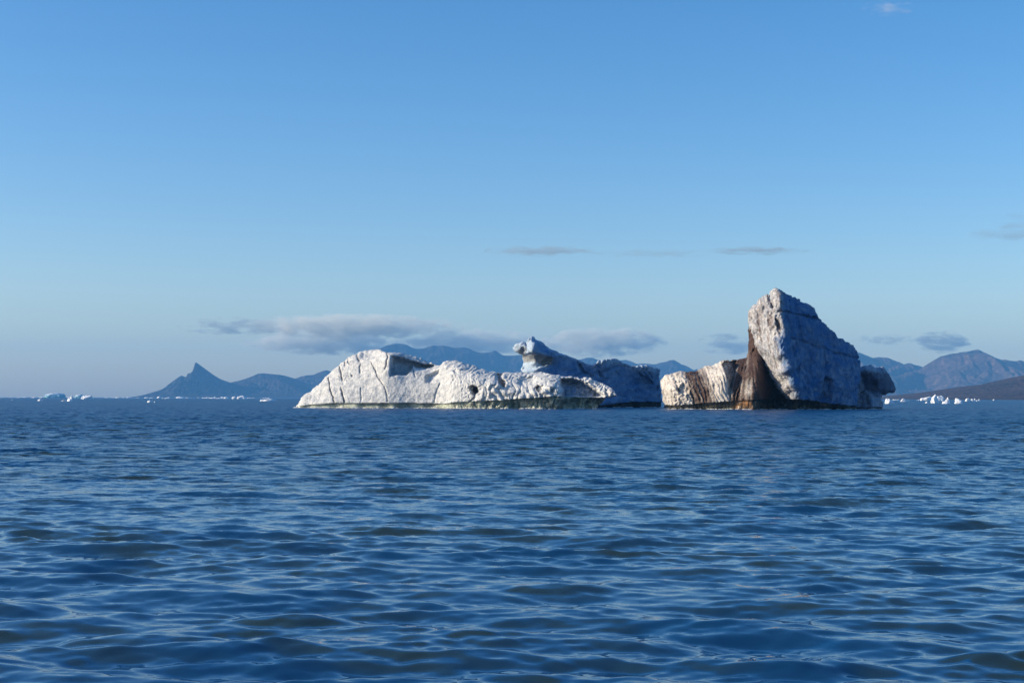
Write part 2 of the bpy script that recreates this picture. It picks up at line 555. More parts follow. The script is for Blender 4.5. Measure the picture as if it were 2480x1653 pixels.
def build_white_iceberg():
    root = empty('iceberg', (0, 0, 0))
    def T(u): return 351 - 21.0 * (u - 715) / 780
    raw = [  # u, v, offset from trend
        (715, 985, 1), (730, 970, .8), (725, 995, 0.5), (760, 985, -.5), (760, 955, 1.5), (790, 985, -1.2), (795, 940, .6), (800, 905, 4), (850, 985, -2.0), (850, 940, -.6),
        (850, 900, 2.0), (850, 865, 5), (900, 985, -2.4), (900, 940, -1.2), (905, 900, 0.6), (905, 865, 3.0), (905, 850, 6),
        (945, 985, -2.6), (945, 940, -1.8), (945, 905, -1.0), (945, 870, -0.6), (945, 855, 0.8),
        (990, 985, -1.6), (990, 930, -.6), (985, 905, 0.6), (985, 870, 2.5), (985, 858, 4.5), (1030, 985, -1.5), (1030, 940, -.8), (1025, 905, 1.5), (1040, 880, 5.0),
        (1060, 985, -1.6), (1065, 940, -1.0), (1068, 900, 1.5), (1075, 880, 3),
        (1100, 985, -4.4), (1105, 940, -3.6), (1105, 905, -1.8), (1105, 885, 1.5), (1100, 873, 5.0),
        (1150, 985, -5.4), (1150, 945, -4.8), (1150, 915, -3.2), (1150, 898, 0.2), (1150, 886, 4.5),
        (1200, 985, -5.5), (1200, 945, -5.0), (1200, 920, -3.5), (1200, 905, 1.5), (1205, 898, 4.5),
        (1260, 985, -5.0), (1260, 955, -5.0), (1260, 930, -2.5), (1260, 912, 1.5), (1265, 900, 5.5),
        (1310, 985, -5.5), (1310, 955, -5.8), (1310, 930, -4.2), (1315, 915, -1.5), (1310, 902, 4.0),
        (1350, 985, -4.5), (1350, 955, -5.2), (1350, 930, -4.0), (1350, 915, -1.0), (1355, 908, 1.8),
        (1400, 985, -2.0), (1400, 955, -2.6), (1400, 930, -0.2), (1400, 915, 2.0),
        (1450, 985, .5), (1450, 955, -1.0), (1450, 930, 1.8), (1490, 985, 2), (1490, 955, -1.8), (1485, 942, -0.5)]
    ctrl = [(u, v, T(u) + d) for u, v, d in raw]
    outline = [(706, 1010), (708, 990), (713, 984), (716, 980), (722, 972), (727, 961), (734, 954), (745, 948.6), (757, 938), (772, 925.6), (783, 915), (797, 901), (806, 891),
               (821, 881), (829, 873), (841, 863), (853, 857), (863, 853), (871, 849), (885, 846.6), (898, 844), (911, 842), (920, 844), (928, 849),
               (938, 850.5), (948, 851), (965, 851.7), (976, 853.6), (988, 856), (998, 860), (1011, 862), (1020, 864.4), (1029, 871), (1039, 876), (1045, 875),
               (1049, 879), (1058, 882), (1064, 882), (1068, 878), (1073, 873), (1081, 871.4), (1103, 871), (1118, 874), (1125, 878), (1135, 878.5),
               (1145, 882), (1156, 885), (1164, 890), (1177, 893), (1189, 896.5), (1215, 899), (1240, 900), (1264, 899.5), (1309, 899.5), (1335, 902.7),
               (1354, 907), (1373, 909.5), (1398, 911), (1406, 913.5), (1411, 914), (1416, 911.6), (1424, 913.5), (1430, 913), (1434, 916.7), (1444, 921),
               (1456, 924), (1468, 930.7), (1485, 938.4), (1490, 944.8), (1496, 956), (1496, 961), (1471, 964.5), (1461, 976.6), (1448, 989), (1444, 1010)]
    ledge = [(700, 984), (716, 983), (751, 979), (789, 976.6), (808, 975), (866, 975), (1000, 975), (1075, 976.6), (1094, 974), (1145, 971), (1209, 969),
             (1239, 966.5), (1258, 964.5), (1296, 962.6), (1341, 959), (1373, 960), (1462, 962), (1500, 961)]
    under = ([715, 760, 1000, 1090, 1200, 1300, 1345, 1400, 1480], [.2, .8, .9, .8, 1.2, 1.8, 1.6, 2.6, 2.6])
    hollow = [(948, 860), (958, 862), (975, 864), (1000, 872), (1022, 879), (1040, 882), (1055, 886), (1030, 891), (1004, 889), (999, 884), (996, 894), (990, 897), (986, 905), (980, 908), (944, 908)]
    patches = [
        (hollow, 4.8, 6), ([(878, 853), (905, 850), (928, 852), (922, 858), (905, 864), (886, 870), (874, 866)], 0.6, 6),
        ([(1030, 908), (1050, 902), (1064, 899), (1063, 912), (1055, 921), (1042, 928), (1030, 922)], 1.3, 5),
        ([(1137, 936), (1146, 932), (1156, 937), (1158, 948), (1150, 957), (1143, 954)], 2.5, 3),
        ([(1146, 936), (1152, 935), (1157, 940), (1158, 950), (1151, 953), (1145, 948)], 3.5, 2),
        ([(1198, 903), (1222, 902), (1214, 915), (1228, 930), (1220, 940), (1208, 925), (1199, 915)], 2.2, 3),
        ([(1255, 916), (1290, 910), (1300, 914), (1293, 930), (1270, 936), (1256, 930)], 1.8, 6),
        ([(1293, 938), (1302, 931), (1312, 936), (1310, 945), (1300, 950)], 1.6, 3),
        ([(1335, 938), (1341, 945), (1338, 957), (1332, 956)], 1.2, 2.5),
        ([(1358, 916), (1392, 916), (1411, 923), (1443, 944), (1462, 959), (1443, 962), (1362, 960), (1366, 946), (1356, 932)], 5.5, 5),
        ([(1104, 890), (1110, 897), (1104, 902), (1096, 896)], 0.9, 3),
        ([(849, 904), (855, 910), (857, 914), (853, 914)], .7, 1.5)]
    cracks = [
        ([(794, 914), (797, 930), (800, 945), (806, 962), (809, 974)], 1.0, 1.2),
        ([(827, 937), (827, 952), (831, 965), (834, 974)], 1.1, 1.3),
        ([(820, 882), (825, 897), (826, 912), (829, 920)], 0.9, 1.6),
        ([(841, 866), (844, 877), (848, 883)], .7, 1.4), ([(834, 872), (835, 880), (836, 888)], .7, 1.4),
        ([(865, 856), (867, 870), (869, 873)], .7, 1.2),
        ([(898, 875), (904, 888), (910, 900), (912, 910), (920, 922), (928, 933), (933, 943), (938, 960), (939, 974)], .6, 1.0),
        ([(937, 853), (938, 865), (935, 880), (931, 895)], .6, 1.4), ([(873, 880), (870, 892), (872, 902)], .5, 1.3),
        ([(873, 940), (874, 955), (873, 970)], .4, 1.2),
        ([(1064, 930), (1055, 955), (1050, 974)], .5, 1.5), ([(1152, 950), (1147, 962), (1140, 971)], 1.0, 2.0),
        ([(1002, 888), (1002, 902), (1005, 912)], .5, 1.5), ([(1095, 905), (1098, 915), (1093, 925)], .5, 2)]

    def detail(U, V, X, Z):
        w1 = 7 * noise3(U / 26, V / 30, 0, 60) + 3 * noise3(U / 9, V / 12, 0, 61)
        am = 0.7 + 1.1 * np.abs(noise3(U / 24, V / 20, 0, 62))
        band_top = np.interp(U, [1060, 1100, 1150, 1200, 1300, 1360, 1400], [878, 872, 884, 898, 900, 908, 912])
        h = V - band_top
        m = sm(U, 1062, 1100) * sm(-U, -1520, -1490)
        # rippled diagonal melt ribs on the upper band
        rp = np.abs(np.sin((U * 0.42 + V * 0.95 + w1 * 1.3) * math.pi / 9.5))
        out = -m * 0.75 * am * rp * sm(-h, -34, -12)
        # hanging lobes between the ribs and the ledge
        lobe = np.abs(np.sin((U + 2.2 * w1) * math.pi / 21.0))
        small = np.abs(np.sin((U - 0.35 * V + 3 * w1) * math.pi / 7.5))
        low = sm(h, 16, 34)
        k = sm(U, 1120, 1200)
        out = out - m * low * k * am * (1.1 * np.sqrt(lobe) + 0.35 * small)
        out = out - m * low * (1 - k) * 0.3 * small
        # right-hand crest broken into knobs
        kn = np.abs(np.sin((U * 0.8 + V * 0.35 + 1.6 * w1) * math.pi / 9.5)) * (0.4 + 1.2 * np.abs(noise3(U / 13, V / 9, 0, 63)))
        out = out - sm(U, 1385, 1415) * (1.0 * kn + 0.5 * noise3(U / 5, V / 5, 0, 64))
        # crumbly rim behind the hollow
        out = out + 0.5 * noise3(U / 3.0, V / 3.0, 0, 71) * sm(U, 955, 985) * sm(-U, -1070, -1055) * sm(-V, -892, -876)
        # pitted middle of the dome
        pit = np.exp(-((U - 835) / 22) ** 2 - ((V - 912) / 16) ** 2) + np.exp(-((U - 905) / 16) ** 2 - ((V - 868) / 9) ** 2)
        out = out + pit * 0.8 * np.abs(noise3(U / 3.2, V / 3.2, 0, 72))
        return out
    P, Q, uu, vv = sculpt(ctrl, outline, 13, detail, res=0.17, ledge=ledge, under=under, patches=patches, cracks=cracks,
                          rough=(0.13, 0.06), scallop=0.07, seed=100, edge=1.6, c=1.0)
    x, y, z = P.T
    dirt = 0.12 + 0.13 * fbm(x / 4, y / 4, z / 6, 4, 201) + 0.16 * sm(uu, 1040, 1180) * np.abs(noise3(x / 1.6, y / 1.6, z / 3, 202)) * 2
    for poly, a in (([(1201, 903), (1222, 901), (1213, 915), (1228, 931), (1219, 940), (1205, 924)], 1.0), ([(1294, 934), (1308, 932), (1311, 944), (1300, 950)], .95),
                    ([(1250, 955), (1345, 948), (1345, 962), (1250, 966)], .28), ([(1140, 925), (1175, 930), (1185, 960), (1140, 965)], .30),
                    ([(1470, 930), (1500, 940), (1500, 962), (1460, 962)], .42), ([(1075, 872), (1100, 880), (1098, 925), (1085, 920)], .25),
                    ([(1010, 890), (1045, 895), (1040, 930), (1015, 925)], .28), ([(1150, 895), (1165, 905), (1160, 925), (1150, 915)], .35),
                    ([(900, 852), (945, 852), (935, 872), (900, 870)], .25)):
        dirt = np.maximum(dirt, a * blob(uu, vv, poly, 5, 2.5, 210) * (0.85 + 0.5 * noise3(x / 0.8, y / 0.8, z / 0.8, 212)))
    st = np.zeros(len(P))
    for line, dpt, w in cracks[:9]:
        st = np.maximum(st, 0.55 * line_mark(uu, vv, line, w * 0.9, 300))
    st = np.maximum(st, .5 * blob(uu, vv, [(1146, 934), (1158, 938), (1158, 952), (1146, 950)], 2, 1, 301))
    cp = np.maximum(0.30 * blob(uu, vv, hollow, 5, 1.5, 220), 0.6 * blob(uu, vv, [(1358, 918), (1392, 918), (1411, 925), (1443, 946), (1458, 960), (1362, 960)], 5, 1.5, 221))  # shade of the two hollows painted in as blue
    split_ice('ice_body', P, Q, uu, vv, ledge, ice_material('white_ice', (0.84, 0.81, 0.76), (0.42, 0.44, 0.45), (0.24, 0.15, 0.11)),
              wet_material('wet_ice_grey', (0.14, 0.15, 0.12), (0.46, 0.49, 0.38)), root, dirt, st, compact_and_shade=cp,
              wet_label='dark wet grey-green ice of the undercut waterline')
    tag(root, 'long low white iceberg, cracked dome at its left end and knobbly ridge to the right', 'iceberg')


def build_shaded_iceberg():
    root = empty('iceberg', (0, 0, 0))
    ctrl = [(1262, 985, 377), (1262, 920, 377), (1262, 893, 376), (1266, 875, 375.5), (1266, 862, 374), (1243, 842, 373), (1252, 838, 371), (1262, 832, 370), (1262, 850, 370.5),
            (1275, 832, 369.5), (1275, 848, 368.5), (1283, 822, 368.5), (1288, 835, 366.5), (1290, 817, 369.5), (1286, 850, 366.0), (1300, 850, 366.3), (1300, 830, 368), (1325, 855, 368.0),
            (1320, 838, 371), (1345, 860, 371), (1285, 872, 370.5), (1285, 890, 371), (1300, 900, 370), (1320, 880, 370.2), (1345, 880, 372), (1345, 920, 371), (1380, 875, 374.5), (1380, 910, 374), (1300, 985, 370), (1380, 985, 374),
            (1400, 880, 376.5), (1430, 890, 378.5), (1430, 930, 377.5), (1430, 985, 377), (1448, 875, 376.5), (1460, 885, 376.5), (1475, 872, 377.0), (1495, 875, 379.5), (1485, 900, 379), (1485, 940, 379), (1485, 985, 379),
            (1520, 890, 382), (1545, 889, 381.5), (1540, 930, 383.5), (1540, 985, 383.5), (1568, 888, 382.0), (1570, 905, 383.0), (1590, 895, 385.5), (1590, 930, 387), (1600, 985, 388)]
    outline = [(1262, 1010), (1262, 920), (1265, 900), (1262, 895), (1261.5, 892), (1265, 888), (1267, 878), (1264, 866), (1265, 860), (1258, 857), (1249, 852.5), (1245, 847.6),
               (1241, 842), (1246, 837), (1251, 832), (1257, 831), (1262, 827), (1268, 825.3), (1273, 828), (1276, 826), (1280, 819), (1286, 815.3), (1291, 813.6), (1295, 816),
               (1299, 820.4), (1307, 824), (1315, 828), (1320, 833), (1326, 839), (1337, 846), (1342, 848), (1358, 853), (1372, 859.5), (1390, 865.4), (1401, 871), (1418, 878),
               (1432, 883), (1444, 879), (1446, 873.5), (1451, 870.4), (1465, 869.4), (1469, 868), (1494, 868.4), (1500, 872), (1507, 875.5), (1510, 878), (1515, 880),
               (1522, 882.6), (1527, 885), (1541, 885), (1546, 883.6), (1563, 883.5), (1568, 884), (1582, 888), (1594, 891), (1600, 894.4), (1598, 902), (1596.5, 911), (1599, 922),
               (1603, 960), (1606, 1010)]
    ledge = [(1255, 979), (1460, 981), (1471, 980.5), (1502, 975.5), (1532, 972.4), (1610, 972.4)]
    patches = [
        ([(1262, 861), (1276, 856), (1284, 854), (1296, 857), (1318, 859), (1338, 865), (1336, 876), (1318, 886), (1292, 895), (1266, 893)], 1.6, 3.5),
        ([(1298, 862), (1325, 862), (1336, 868), (1322, 880), (1302, 884)], 0.9, 5),
        ([(1263, 840), (1270, 838), (1274, 848), (1268, 856), (1260, 852)], .6, 3),
        ([(1398, 873), (1408, 882), (1418, 898), (1438, 912), (1428, 912), (1408, 900), (1400, 885)], 1.2, 3),
        ([(1446, 895), (1458, 905), (1464, 918), (1452, 912)], 1.1, 3),
        ([(1546, 900), (1560, 908), (1580, 922), (1582, 930), (1558, 930), (1550, 915)], 1.6, 2.5)]
    cracks = [([(1552, 888), (1556, 898), (1575, 918), (1583, 930)], .6, 1.4), ([(1565, 886), (1568, 898), (1580, 915)], .5, 1.3), ([(1595, 935), (1590, 945)], 1.0, 2), ([(1272, 828), (1278, 838), (1276, 850)], .9, 2.0),
              ([(1500, 958), (1530, 962), (1534, 970)], .3, 1.2), ([(1490, 900), (1500, 908)], .6, 2)]

    def detail(U, V, X, Z):
        top = np.interp(U, [1240, 1280, 1340, 1430, 1450, 1500, 1540, 1600], [830, 818, 848, 882, 870, 870, 884, 892])
        h = V - top
        kn = np.abs(np.sin((U + 0.3 * V + 3 * noise3(U / 14, V / 14, 0, 81)) * math.pi / 11))
        m = sm(-h, -16, -4) * (sm(U, 1436, 1446) + 0.5 * sm(-U, -1300, -1285))
        out = -m * 0.8 * kn
        out = out + 0.5 * noise3(U / 22 + V / 40, V / 14, 0, 82)
        out = out - 0.7 * np.exp(-((U - 1475) / 10) ** 2 - ((V - 974) / 5) ** 2) * (1 + noise3(U / 3, V / 3, 0, 83))
        return out
    P, Q, uu, vv = sculpt(ctrl, outline, 12, detail, res=0.19, ledge=ledge, under=([1260, 1600], [1.0, 1.8]), patches=patches, cracks=cracks,
                          rough=(0.22, 0.08), scallop=0.08, seed=400, edge=0.5, edge_noise=0.2, c=0.8)
    x, y, z = P.T
    dirt = 0.12 + 0.10 * fbm(x / 5, y / 5, z / 5, 3, 401)
    for poly, a in (([(1262, 858), (1300, 855), (1345, 862), (1360, 880), (1320, 890), (1290, 875), (1268, 880)], .62), ([(1250, 846), (1270, 836), (1278, 842), (1270, 862), (1258, 858)], .6),
                    ([(1340, 862), (1400, 885), (1370, 900), (1330, 885)], .30), ([(1402, 872), (1445, 905), (1440, 915), (1402, 895)], .5)):
        dirt = np.maximum(dirt, a * blob(uu, vv, poly, 5, 2, 410))
    cp = 0.85 * blob(uu, vv, [(1292, 822), (1320, 836), (1342, 852), (1400, 874), (1432, 888), (1450, 882), (1500, 882), (1530, 894), (1560, 898), (1600, 905), (1612, 1010), (1262, 1010), (1262, 905), (1300, 898), (1340, 884), (1340, 866), (1296, 852)], 7, 2, 420)  # blue ice body, with its shade painted into the colour
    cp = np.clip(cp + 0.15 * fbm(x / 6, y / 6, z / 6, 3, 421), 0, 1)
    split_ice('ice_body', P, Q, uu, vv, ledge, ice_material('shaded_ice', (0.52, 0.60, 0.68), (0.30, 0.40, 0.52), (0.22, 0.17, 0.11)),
              wet_material('wet_ice_dark', (0.02, 0.022, 0.022), (0.05, 0.055, 0.055)), root, dirt, compact_and_shade=cp)
    tag(root, 'iceberg in blue shade behind the white one, with an overhanging knob at its upper left', 'iceberg')


def build_dirty_iceberg():
    root = empty('iceberg', (0, 0, 0))
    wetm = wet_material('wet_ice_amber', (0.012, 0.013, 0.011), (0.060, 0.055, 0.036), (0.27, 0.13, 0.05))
    # --- tall slab
    ctrl = [(1818, 752, 325), (1820, 783, 325), (1832, 820, 325), (1850, 868, 325), (1868, 902, 324), (1885, 930, 322.5), (1905, 960, 321), (1915, 985, 320.5),
            (1842, 722, 322.5), (1845, 745, 319.8), (1852, 785, 318.8), (1858, 815, 319), (1868, 860, 318.5), (1882, 900, 318.3), (1900, 935, 318),
            (1862, 714, 321), (1866, 745, 317), (1872, 790, 315.8), (1870, 825, 315.8), (1878, 702, 319), (1882, 722, 316), (1886, 755, 314.8), (1893, 795, 314.3), (1884, 822, 314.2), (1882, 860, 314.5), (1894, 888, 314.8), (1911, 924, 315.6), (1926, 958, 317), (1930, 985, 317.5),
            (1900, 706, 321.5), (1905, 730, 318), (1925, 722, 324), (1915, 760, 317), (1925, 800, 316.5), (1915, 850, 315.5), (1930, 900, 316.2), (1950, 950, 318), (1950, 985, 319),
            (1950, 737, 324), (1960, 770, 321), (1965, 820, 319.5), (1970, 880, 318.8), (1985, 940, 319.8), (1985, 985, 320.5), (1980, 765, 325), (2000, 800, 324), (2010, 850, 322.5), (2015, 900, 321.5), (2020, 950, 321.5), (2020, 985, 322),
            (2030, 822, 327), (2050, 850, 326), (2060, 828, 329), (2060, 900, 325), (2060, 950, 325), (2060, 985, 325), (2080, 850, 330), (2083, 900, 329), (2080, 985, 329)]
    outline = [(1817, 748), (1826, 743.6), (1826, 736), (1838, 733.5), (1840, 725), (1846, 716), (1852, 713.5), (1864, 711), (1868, 715), (1869.5, 707.5), (1874, 701), (1881, 698.8),
               (1885.5, 700), (1892.7, 703), (1900, 703), (1910, 709.6), (1921.6, 718), (1925, 717.6), (1933, 725), (1937.5, 731), (1952, 732.7), (1961, 737.8),
               (1971, 746.5), (1979, 757), (1982, 765), (1994, 778), (2002.5, 788.4), (2017, 800), (2028, 808.6), (2031, 816), (2044.5, 823), (2059, 827.4), (2069, 836),
               (2077, 846), (2083.5, 857), (2085, 864), (2082, 869), (2085, 873), (2086.5, 888.4), (2085, 912.7), (2081, 943), (2079, 969), (2079, 983), (2076, 1010),
               (1885, 1010), (1890, 985), (1915, 969), (1910, 964.4), (1896, 950), (1881, 927), (1868.5, 904.6), (1851, 872), (1841, 850), (1836, 839), (1830.6, 817), (1823, 793), (1820, 782.6),
               (1818.5, 769.6), (1817, 761)]
    ledge = [(1800, 966), (1925, 966), (1950, 967.5), (1982, 971), (2014, 976.5), (2046, 980), (2078, 982.5), (2100, 983)]
    patches = [([(1994, 916), (2004, 912), (2016, 918), (2014, 976), (1984, 973), (1989, 945)], 1.7, 3.5),
               ([(1933, 724), (1952, 731), (1975, 752), (1984, 772), (1945, 762), (1935, 750)], -0.9, 4),
               ([(1890, 703), (1912, 708), (1918, 745), (1912, 755), (1902, 740)], .9, 5),
               ([(1878, 770), (1890, 772), (1896, 795), (1890, 800), (1880, 785)], 1.0, 4),
               ([(1862, 764), (1872, 756), (1876, 760), (1868, 770)], .9, 3)]
    cracks = [([(1888, 753), (1905, 756), (1932, 761), (1960, 767), (1984, 772)], .8, 2.2),
              ([(1917, 819), (1955, 829), (1975, 841), (1997, 843), (2018, 854), (2040, 856), (2084, 870)], .6, 2.6),
              ([(1864, 709), (1868, 725), (1873, 743)], 3.2, 2.8), ([(1930, 765), (1938, 800), (1945, 830)], .5, 4),
              ([(1996, 845), (1998, 880), (2000, 915)], .6, 5), ([(1905, 765), (1915, 790), (1918, 815)], .4, 3), ([(1868, 850), (1880, 890), (1905, 945)], .5, 2),
              ([(1834, 755), (1837, 765), (1836, 775)], .7, 2.2), ([(1846, 785), (1844, 800), (1847, 806)], .6, 2), ([(1883, 797), (1889, 806)], .9, 2.5), ([(1860, 850), (1864, 862)], .7, 2), ([(1878, 895), (1900, 935), (1915, 957)], .5, 1.6)]

    def detail(U, V, X, Z):
        lit = sm(-(U - np.interp(V, [700, 760, 795, 830, 860, 890, 925, 958], [1885, 1888, 1894, 1872, 1880, 1893, 1910, 1925])), -2, 6)
        out = lit * (0.8 * noise3(U / 6, V / 12, 0, 91) + 0.7 * np.abs(noise3(U / 3.5, V / 6, 0, 92)))
        out = out + (1 - lit) * (0.35 * noise3(U / 12, V / 40, 0, 93) + 0.3 * noise3(U / 6 + V / 18, V / 16, 0, 94))
        return out
    P, Q, uu, vv = sculpt(ctrl, outline, 14, detail, res=0.17, ledge=ledge, under=([1900, 2080], [2.0, 1.5]), patches=patches, cracks=cracks,
                          rough=(0.34, 0.14), scallop=0.12, seed=500, edge=0.9, c=0.6)
    x, y, z = P.T
    dirt = 0.36 + 0.42 * noise3((uu - 0.22 * (vv - 700)) / 5.5, vv / 38, 0, 504) + 0.26 * fbm(x / 3, y / 3, z / 5, 4, 501) + 0.26 * noise3(x / 1.1, y / 1.1, z / 5, 502) + 0.2 * noise3(x / 0.6, y / 0.6, z / 0.9, 503)
    for poly, a in (([(1818, 740), (1850, 735), (1850, 790), (1835, 830), (1820, 790)], .42), ([(1850, 860), (1885, 880), (1935, 965), (1900, 965), (1850, 880)], .36)):
        dirt = np.maximum(dirt, a * blob(uu, vv, poly, 6, 2, 510) + 0.2 * fbm(x / 1.5, y / 1.5, z / 3, 3, 511))
    st = np.zeros(len(P))
    for i, a in ((0, .5), (1, .2), (3, .5), (4, .5), (5, .4)):
        st = np.maximum(st, a * line_mark(uu, vv, cracks[i][0], 3.0, 520))
    st = np.maximum(st, 0.55 * blob(uu, vv, [(1893, 704), (1912, 712), (1935, 745), (1985, 778), (2035, 830), (2084, 866), (1990, 852), (1915, 818), (1895, 790)], 9, 2.5, 521) * (0.6 + 0.6 * noise3((uu + 0.3 * vv) / 9, vv / 40, 0, 522)))
    st = np.maximum(st, 0.5 * sm(fbm(x / 1.0, y / 1.0, z / 4.0, 3, 523), 0.25, 0.7))
    cp = 0.95 * blob(uu, vv, [(1896, 700), (1960, 735), (1990, 770), (2040, 815), (2090, 850), (2092, 995), (1935, 985), (1920, 940), (1900, 900), (1890, 860), (1880, 825), (1900, 795), (1895, 750)], 9, 2.5, 530)  # right face: shade painted in as dark blue
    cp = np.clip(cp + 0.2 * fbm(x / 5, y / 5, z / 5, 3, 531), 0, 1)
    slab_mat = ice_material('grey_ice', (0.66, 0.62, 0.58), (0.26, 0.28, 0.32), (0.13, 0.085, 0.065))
    split_ice('tall_slab', P, Q, uu, vv, ledge, slab_mat, wetm, root, dirt, st, None, compact_and_shade=cp)[0]['label'] = 'tall leaning grey-white slab of ice'

    # --- brown shelf and the wall below the slab
    ctrl = [(1604, 985, 334), (1604, 950, 333.5), (1606, 920, 333.5), (1620, 985, 331), (1620, 945, 329.5), (1620, 912, 332), (1650, 985, 328), (1650, 945, 327), (1655, 915, 328.5), (1655, 900, 332),
            (1690, 985, 326), (1690, 945, 325.5), (1690, 915, 327), (1690, 900, 331), (1730, 985, 323), (1730, 945, 322.6), (1730, 910, 324), (1735, 885, 328.5), (1755, 985, 321.5), (1755, 945, 321.5), (1752, 900, 322.6), (1755, 876, 327),
            (1785, 985, 320.5), (1785, 945, 321.5), (1785, 905, 325.5), (1780, 875, 331), (1815, 985, 318), (1815, 945, 318.6), (1815, 905, 322), (1812, 870, 330), (1832, 985, 317.4), (1832, 945, 318.0), (1832, 905, 321), (1830, 870, 325.5), (1822, 830, 330), (1820, 795, 331),
            (1848, 985, 320.5), (1848, 945, 321.5), (1850, 905, 325.5), (1845, 870, 327), (1865, 985, 324.5), (1868, 945, 326.5), (1868, 915, 328.5), (1890, 985, 327), (1890, 950, 329), (1920, 980, 328), (1920, 960, 329)]
    outline = [(1612, 1010), (1613, 990), (1612, 979), (1606, 972), (1604.7, 953), (1602, 934), (1601.5, 921), (1603, 916), (1607, 912), (1615.5, 907), (1629.5, 903), (1641, 899.5), (1654, 896),
               (1666.5, 897.6), (1686, 895.5), (1702, 890.6), (1712.5, 884), (1730, 880), (1743, 874), (1756, 870), (1768.6, 871.4), (1781, 869.5), (1799, 867.6), (1813, 863.8),
               (1815.8, 855), (1816.5, 825), (1818, 812), (1816.5, 800), (1816.5, 790), (1819, 783), (1826, 783), (1836, 800), (1850, 850), (1880, 900), (1930, 960), (1935, 1010)]
    ledge = [(1590, 981), (1613, 979), (1628, 981), (1673, 978.6), (1705, 974.7), (1756, 971.5), (1800, 968.5), (1832, 967), (1850, 966.5), (1940, 966)]
    patches = [([(1756, 871), (1785, 872), (1788, 885), (1778, 905), (1766, 909), (1757, 895), (1751, 880)], 2.2, 3),
               ([(1640, 943), (1650, 932), (1660, 928), (1668, 940), (1670, 950), (1655, 953), (1645, 952)], 1.2, 4), ([(1765, 910), (1775, 905), (1775, 930), (1766, 965), (1764, 940)], 1.0, 3),
               ([(1824, 848), (1830, 843), (1832, 850), (1824, 865), (1818, 870), (1820, 858)], 1.0, 2)]
    cracks = [([(1684, 898), (1690, 925), (1700, 950), (1706, 972)], .5, 1.8), ([(1692, 896), (1697, 920), (1710, 950), (1712, 970)], .4, 1.6), ([(1631, 905), (1637, 925), (1646, 945)], .9, 2.5),
              ([(1668, 940), (1676, 955), (1684, 975)], .8, 2.2), ([(1710, 892), (1716, 920), (1719, 950)], .4, 2), ([(1780, 905), (1774, 935), (1769, 968)], .7, 2), ([(1800, 890), (1788, 925), (1779, 968)], .8, 2.4), ([(1810, 885), (1795, 925), (1786, 968)], .6, 2),
              ([(1775, 920), (1770, 950), (1768, 970)], .5, 1.6), ([(1730, 935), (1732, 950)], .5, 2)]

    def detail(U, V, X, Z):
        fan = (U - 1816) / (np.maximum(V - 800, 20)) * 150       # streaks run down and spread from the top of the wall
        tilt = U - 0.38 * (V - 930)
        k = sm(U, 1745, 1790)
        rib = k * np.abs(np.sin(fan * math.pi / 13 + 1.5 * noise3(U / 10, V / 30, 0, 95))) + (1 - k) * np.abs(np.sin(tilt * math.pi / 10 + 2.0 * noise3(U / 14, V / 30, 0, 96)))
        br = sm(U, 1670, 1685)
        out = -0.40 * br * rib
        out = out - (1 - br) * (0.9 * np.abs(noise3(U / 9, V / 11, 0, 97)) + 0.4 * noise3(U / 4, V / 5, 0, 98))
        return out
    P, Q, uu, vv = sculpt(ctrl, outline, 11, detail, res=0.17, ledge=ledge, under=([1605, 1640, 1700, 1800, 1850, 1930], [1.5, 1.8, 1.5, 1.2, .8, .5]), patches=patches, cracks=cracks,
                          rough=(0.18, 0.11), scallop=0.12, seed=600, edge=1.4, c=0.7)
    x, y, z = P.T
    fan = (uu - 1816) / (np.maximum(vv - 790, 20)) * 150
    tilt = uu - 0.33 * (vv - 930)
    kk = sm(uu, 1745, 1790)
    stre = (1 - kk) * noise3(tilt / 6.0, vv / 70, 0, 611) + kk * noise3(fan / 8.0, vv / 70, 0, 612)
    dirt = np.interp(tilt, [1595, 1620, 1660, 1672, 1684, 1705, 1712, 1722, 1735, 1755, 1768], [.36, .38, .36, .85, .85, .78, .7, .42, .35, .25, .35])
    dirt = (1 - kk) * dirt + kk * 0.92 + 0.36 * stre + 0.10 * fbm(x / 2, y / 2, z / 2, 3, 613)
    dirt = np.maximum(dirt, 0.98 * blob(uu, vv, [(1812, 780), (1830, 780), (1850, 850), (1880, 900), (1935, 970), (1842, 975), (1838, 900), (1812, 870)], 6, 2, 614))
    dirt = dirt - 0.34 * np.exp(-((uu - 1808) / 11) ** 2 - ((vv - 945) / 30) ** 2)
    st = 0.95 * blob(uu, vv, [(1842, 870), (1860, 880), (1940, 970), (1846, 975)], 8, 2, 615)  # mud plus the shadow beside the slab, painted near-black
    st = np.maximum(st, 0.5 * kk * sm(stre, .15, .5)) * sm(-vv, -990, -985)
    am = blob(uu, vv, [(1778, 960), (1822, 960), (1822, 990), (1778, 990)], 10, 2, 616)
    split_ice('brown_shelf', P, Q, uu, vv, ledge, ice_material('brown_streaked_ice', (0.76, 0.715, 0.65), (0.50, 0.44, 0.38), (0.072, 0.040, 0.029)), wetm, root, dirt, st, am,
              wet_label='wet olive ice with an amber stain below the brown shelf')[0]['label'] = 'low shelf of ice streaked with brown mud'

    # --- rear lump at the right
    ctrl = [(2080, 890, 337), (2095, 895, 334.5), (2100, 886, 336), (2110, 910, 335.5), (2080, 930, 337), (2080, 985, 338), (2110, 950, 337.5), (2110, 985, 337), (2135, 900, 339), (2135, 930, 338), (2135, 955, 339.5), (2125, 965, 339), (2140, 985, 341), (2132, 888, 340), (2165, 940, 343), (2155, 915, 342), (2168, 930, 345)]
